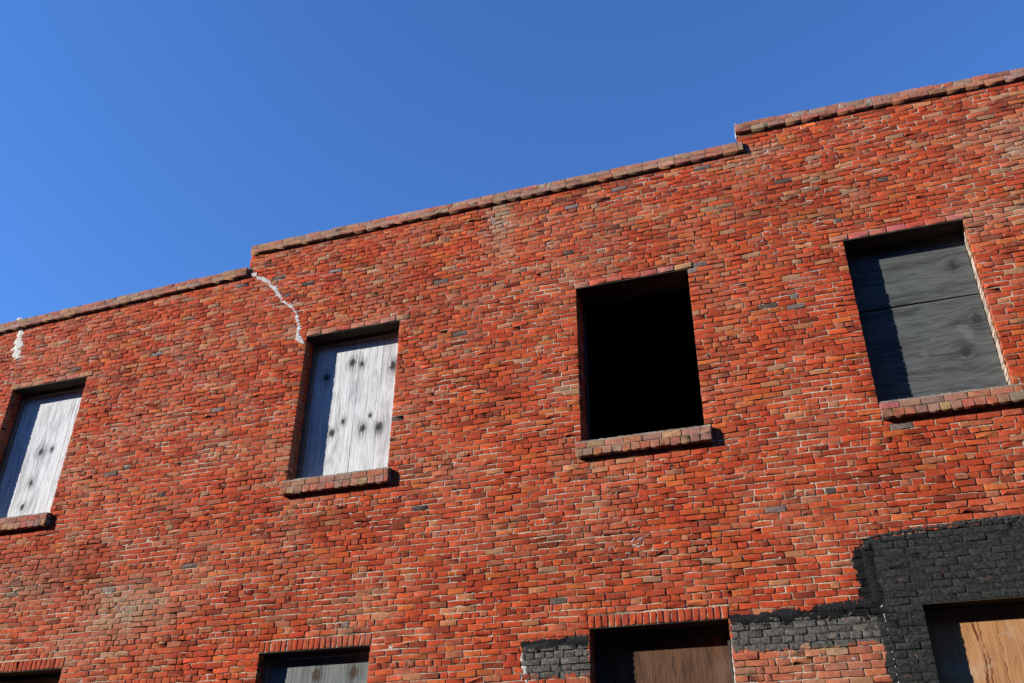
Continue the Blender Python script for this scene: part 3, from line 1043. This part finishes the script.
def upper_window(i, mats, label):
    a, b = UP[i]
    kind = mats[0]
    wd = None
    if kind == 'planks':
        wd = frame_mesh(a, b, Z_OPEN, Z_TOP, DU - .001, M_FRAME)
        planks(a + .006, b - .006, Z_OPEN + .004, Z_TOP - .012, DU, mats[2], mats[1], parent=wd)['label'] = mats[3]
    elif kind == 'open':
        wd = frame_mesh(a, b, Z_OPEN, Z_TOP, .33, M_FRAMED, .03, .04)
    else:
        wd = frame_mesh(a, b, Z_OPEN, Z_TOP, .335, M_FRAMED, .06, .05)
        # two sheets of plywood, the upper one lapping a little proud of the lower
        zj0 = L(894.3, 307.2, DU)[1]; zj1 = L(983.6, 292.7, DU)[1]
        zj = (zj0 + zj1) / 2
        u = Boxes().box(a + .005, b - .005, DU, DU + .016, zj + .010, Z_TOP - .008, .0015, .001, rot=-.004).build('board', mats[1], wd)
        u['label'] = 'upper sheet of dark grey plywood'
        l = Boxes().box(a + .007, b - .006, DU + .006, DU + .024, Z_OPEN + .004, zj - .006, .0015, .001, rot=.003).build('board', mats[1], wd)
        l['label'] = 'lower sheet of dark grey plywood'
        bat = Boxes().box(a + .40, b - .01, DU - .012, DU - .001, Z_OPEN + .004, Z_OPEN + .055, .003, .002, rot=.012).build('batten', M_BATTEN, wd)
    wd['label'] = label
    el, er = SILL_EXT[i]
    sill(a - el, b + er, wd, 100 + i)
    el, er = LINTEL_EXT[i]
    lintel(a - el, b + er, a, b, wd, 200 + i, i in (3, 4))
    random.seed(300 + i)
    return wd


M_BATTEN = wood('pale_batten', (.36, .31, .22), (.2, .16, .11), 'X', 60, .05)
upper_window(0, ('planks', WHITE1, (1, 1, 1, 1), 'white weathered planks'), 'upper window boarded with white planks at far left end')
upper_window(1, ('planks', WHITE1, (1.0, 1.1, .9, 1), 'white splintered planks with one big knot'), 'upper window boarded with splintered white planks')
upper_window(2, ('planks', WHITE, (1.0, 1.05, 1.0, .95), 'white weathered planks with black knots'), 'upper window boarded with knotty white planks')
upper_window(3, ('open',), 'open unboarded black upper window')
upper_window(4, ('ply', GREYP), 'upper window closed with two sheets of dark grey plywood')
upper_window(5, ('ply', GREYP), 'upper window closed with grey plywood at far right end')


def lower_window(i, d, mat, label, blabel, dark=False, inner=0.0, nplank=1, top=0.0, frame=True):
    a, b = LO[i]
    wd = frame_mesh(a, b, LOW_FOOT, Z_LOW, d - .001 if frame else .345, M_FRAMED if dark else M_FRAME, .05, .05, inner)
    o = planks(a + .006, b - .006, LOW_FOOT + .01, Z_LOW - .012 - top, d, [1] * nplank, mat, parent=wd)
    o['label'] = blabel
    wd['label'] = label
    # sill slab, well below the picture
    S = Boxes().box(a - .05, b + .05, -.07, .2, LOW_FOOT - .13, LOW_FOOT - .002, .006)
    S.build('sill', M_CREAM, wd)
    p = Boxes().box(a, b, .002, .33, Z_LOW - .008, Z_LOW - .002)
    p.build('lintel', M_LINT, wd)
    return wd


lower_window(0, .19, OCHRE, 'lower window boarded with ochre plywood at far left end', 'ochre plywood')
lower_window(1, .24, OCHRE, 'lower window boarded with ochre plywood', 'ochre plywood sheet', True, .0)
lower_window(2, .176, GREY2, 'lower window boarded with grey planks and rusty knots', 'grey white planks with rusty knots', False, .0, 4)
lower_window(3, .256, BROWN, 'lower window boarded with dark brown plywood', 'dark brown plywood sheet', True, .05)
lower_window(4, .19, ORANGE, 'lower window boarded with orange tan plywood in the black wall', 'orange tan plywood with split grain', True, frame=False)
lower_window(5, .19, ORANGE, 'lower window boarded with tan plywood at far right end', 'tan plywood', True, frame=False)


# ------------------------------------------------------------------ patches of filler, plaster and tar stuck on the wall
def ribbon(pts, widths, thick, mat, name, seed, sub=5, jag=.35, y0=.006):
    """a lumpy bead laid along a line of photo places"""
    random.seed(seed)
    P = [Vector((*L(px, py),)) for px, py in pts]
    Q = []; Wd = []
    for k in range(len(P) - 1):
        for s in range(sub):
            t = s / sub
            Q.append(P[k].lerp(P[k + 1], t)); Wd.append(widths[k] + (widths[k + 1] - widths[k]) * t)
    Q.append(P[-1]); Wd.append(widths[-1])
    bm = bmesh.new()
    rings = []
    for k, q in enumerate(Q):
        a = Q[max(0, k - 1)]; b_ = Q[min(len(Q) - 1, k + 1)]
        t = (b_ - a).normalized(); n = Vector((-t.y, t.x))
        w = Wd[k] * random.uniform(1 - jag, 1 + jag)
        sh = random.uniform(-.25, .25) * Wd[k]
        ring = []
        for u, h in ((-1, 0), (-.75, .6), (-.2, 1), (.35, .85), (.8, .55), (1, 0)):
            p = q + n * (u * w * random.uniform(.75, 1.2) + sh) + t * random.uniform(-.3, .3) * w * .5
            ring.append(bm.verts.new((p.x, y0 - thick * h * random.uniform(.6, 1.1), p.y)))
        rings.append(ring)
    for r1, r2 in zip(rings[:-1], rings[1:]):
        for i in range(5):
            bm.faces.new((r1[i], r1[i + 1], r2[i + 1], r2[i]))
    bm.faces.new(rings[0][::-1]); bm.faces.new(rings[-1])
    bmesh.ops.recalc_face_normals(bm, faces=bm.faces[:])
    me = bpy.data.meshes.new(name); bm.to_mesh(me); bm.free()
    return link(name, me, mat, bld)


o = ribbon([(251.5, 274), (256, 275.6), (258, 278), (263, 279), (268.8, 282), (271, 286), (275.5, 289), (278, 294.5), (282, 298), (285.5, 303),
            (290, 305.5), (293.5, 309), (296.5, 313), (297, 319), (298.5, 323), (299.5, 328), (297.5, 333), (298.5, 338.5), (301.5, 341), (304, 343.5)],
           [.014, .026, .016, .030, .024, .020, .030, .026, .020, .024, .020, .020, .014, .022, .016, .026, .018, .030, .030, .014], .006, M_PATCH, 'crack_filler', 5, 6, .8, -.001)
o['label'] = 'white filler along the jagged crack running down to the window head'
ribbon([(18.5, 318), (20, 331), (19, 341), (16, 350), (17.5, 359)], [.03, .045, .085, .10, .05], .014, M_CREAM, 'plaster_patch', 6, 5, .4)['label'] = \
    'cream plaster patch below the left coping'
ribbon([(735.2, 124), (736.2, 139)], [.008, .010], .008, M_PATCH, 'plaster_patch', 7, 4, .2, .0)['label'] = 'white filler on the end of the right coping'
ribbon([(731, 629), (733, 655), (736, 684)], [.006, .008, .007], .005, M_PATCH, 'plaster_patch', 8, 8, .5)['label'] = 'white filler down the jamb of the brown boarded window'
ribbon([(881, 605), (884, 612), (888, 630), (893, 655), (899, 684)], [.022, .008, .006, .007, .006], .006, M_PATCH, 'plaster_patch', 9, 7, .5)['label'] = \
    'white filler line along the edge of the black paint'
ribbon([(524, 650), (521.5, 658), (524, 668), (527, 684)], [.014, .02, .022, .02], .008, M_PATCH, 'plaster_patch', 10, 6, .5)['label'] = 'whitish crust at the edge of the grey painted patch'
ribbon([(732, 620), (760, 616), (800, 611), (840, 605.5), (872, 601)], [.030, .040, .044, .044, .04], .010, M_TAR, 'tar_flashing', 11, 30, .16)['label'] = \
    'thick black tar strip beside the brown boarded window'
ribbon([(521, 648.5), (545, 645), (570, 641), (588, 638.5)], [.036, .04, .036, .036], .010, M_TAR, 'tar_flashing', 12, 24, .16)['label'] = 'black tar strip over the grey painted patch'
ribbon([(862, 548), (866, 560), (871, 575), (874, 590), (876, 602)], [.02, .04, .045, .045, .04], .012, M_TAR, 'tar_flashing', 13, 22, .2)['label'] = \
    'black tar smear down the left edge of the black paint'
ribbon([(861, 540), (885, 534), (910, 530), (940, 526), (985, 520), (1024, 516), (1080, 509)], [.010, .016, .020, .020, .022, .022, .022], .014, M_TARG, 'tar_flashing', 14, 22, .3)['label'] = \
    'lumpy tar edge along the top of the black paint'

# ------------------------------------------------------------------ ground, pavement, street
def sheet(name, x0, x1, y0, y1, z, mat, thick=None):
    b = Boxes().box(x0, x1, y0, y1, (z - thick) if thick else z - .02, z)
    o = b.build(name, mat)
    o['kind'] = 'structure'
    return o


M_ASPH = simple('asphalt', (.04, .04, .042), (.065, .064, .062), 3.0, .9, .4, .01)
M_CONC = simple('concrete', (.10, .095, .088), (.16, .15, .14), 1.2, .9, .3, .01)
M_EARTH = simple('dry_earth', (.07, .065, .035), (.11, .095, .055), .4)
sheet('ground', -900, 900, -900, 900, -.16, M_EARTH, .5)
sheet('road', -300, 300, -4.2, 6.1, -.13, M_ASPH, .02)
sheet('pavement', -300, 300, 6.4, D + .0, 0.0, M_CONC, .14)
sheet('kerb', -300, 300, 6.1, 6.395, .004, M_CONC, .16)
sheet('pavement', -300, 300, -7.0, -4.21, 0.0, M_CONC, .14)

# unseen building added across the street to block low sky fill
opp = bpy.data.objects.new('added_sky_blocker', None)
COL.objects.link(opp)
opp.location = (-20, -14, 0)
opp['label'] = 'unseen long dark brick block added across the street to cut sky fill'
opp['category'] = 'building'
M_OPP = simple('blocker_dark_brick', (.07, .04, .03), (.12, .07, .05), 3.0)
W_ = Boxes().box(-75, 85, -6, 7, 0, 13.6).build('wall', M_OPP, opp)
W_.location = (0, 0, 0)
Z0 = Boxes().box(-.8, .8, 6.97, 7.03, 0, 2.2, .01).build('window', M_ROOF, opp)  # blank panes on the added block
Z0.location = (-66, 0, 5.2)
for k in range(1, 24):
    o = Z0.copy(); COL.objects.link(o); o.parent = opp
    o.location = (-66 + k * 6.2, 0, 5.2)
Boxes().box(-75.1, 85.1, -6.1, 7.1, 13.61, 13.8).build('roof', M_ROOF, opp)
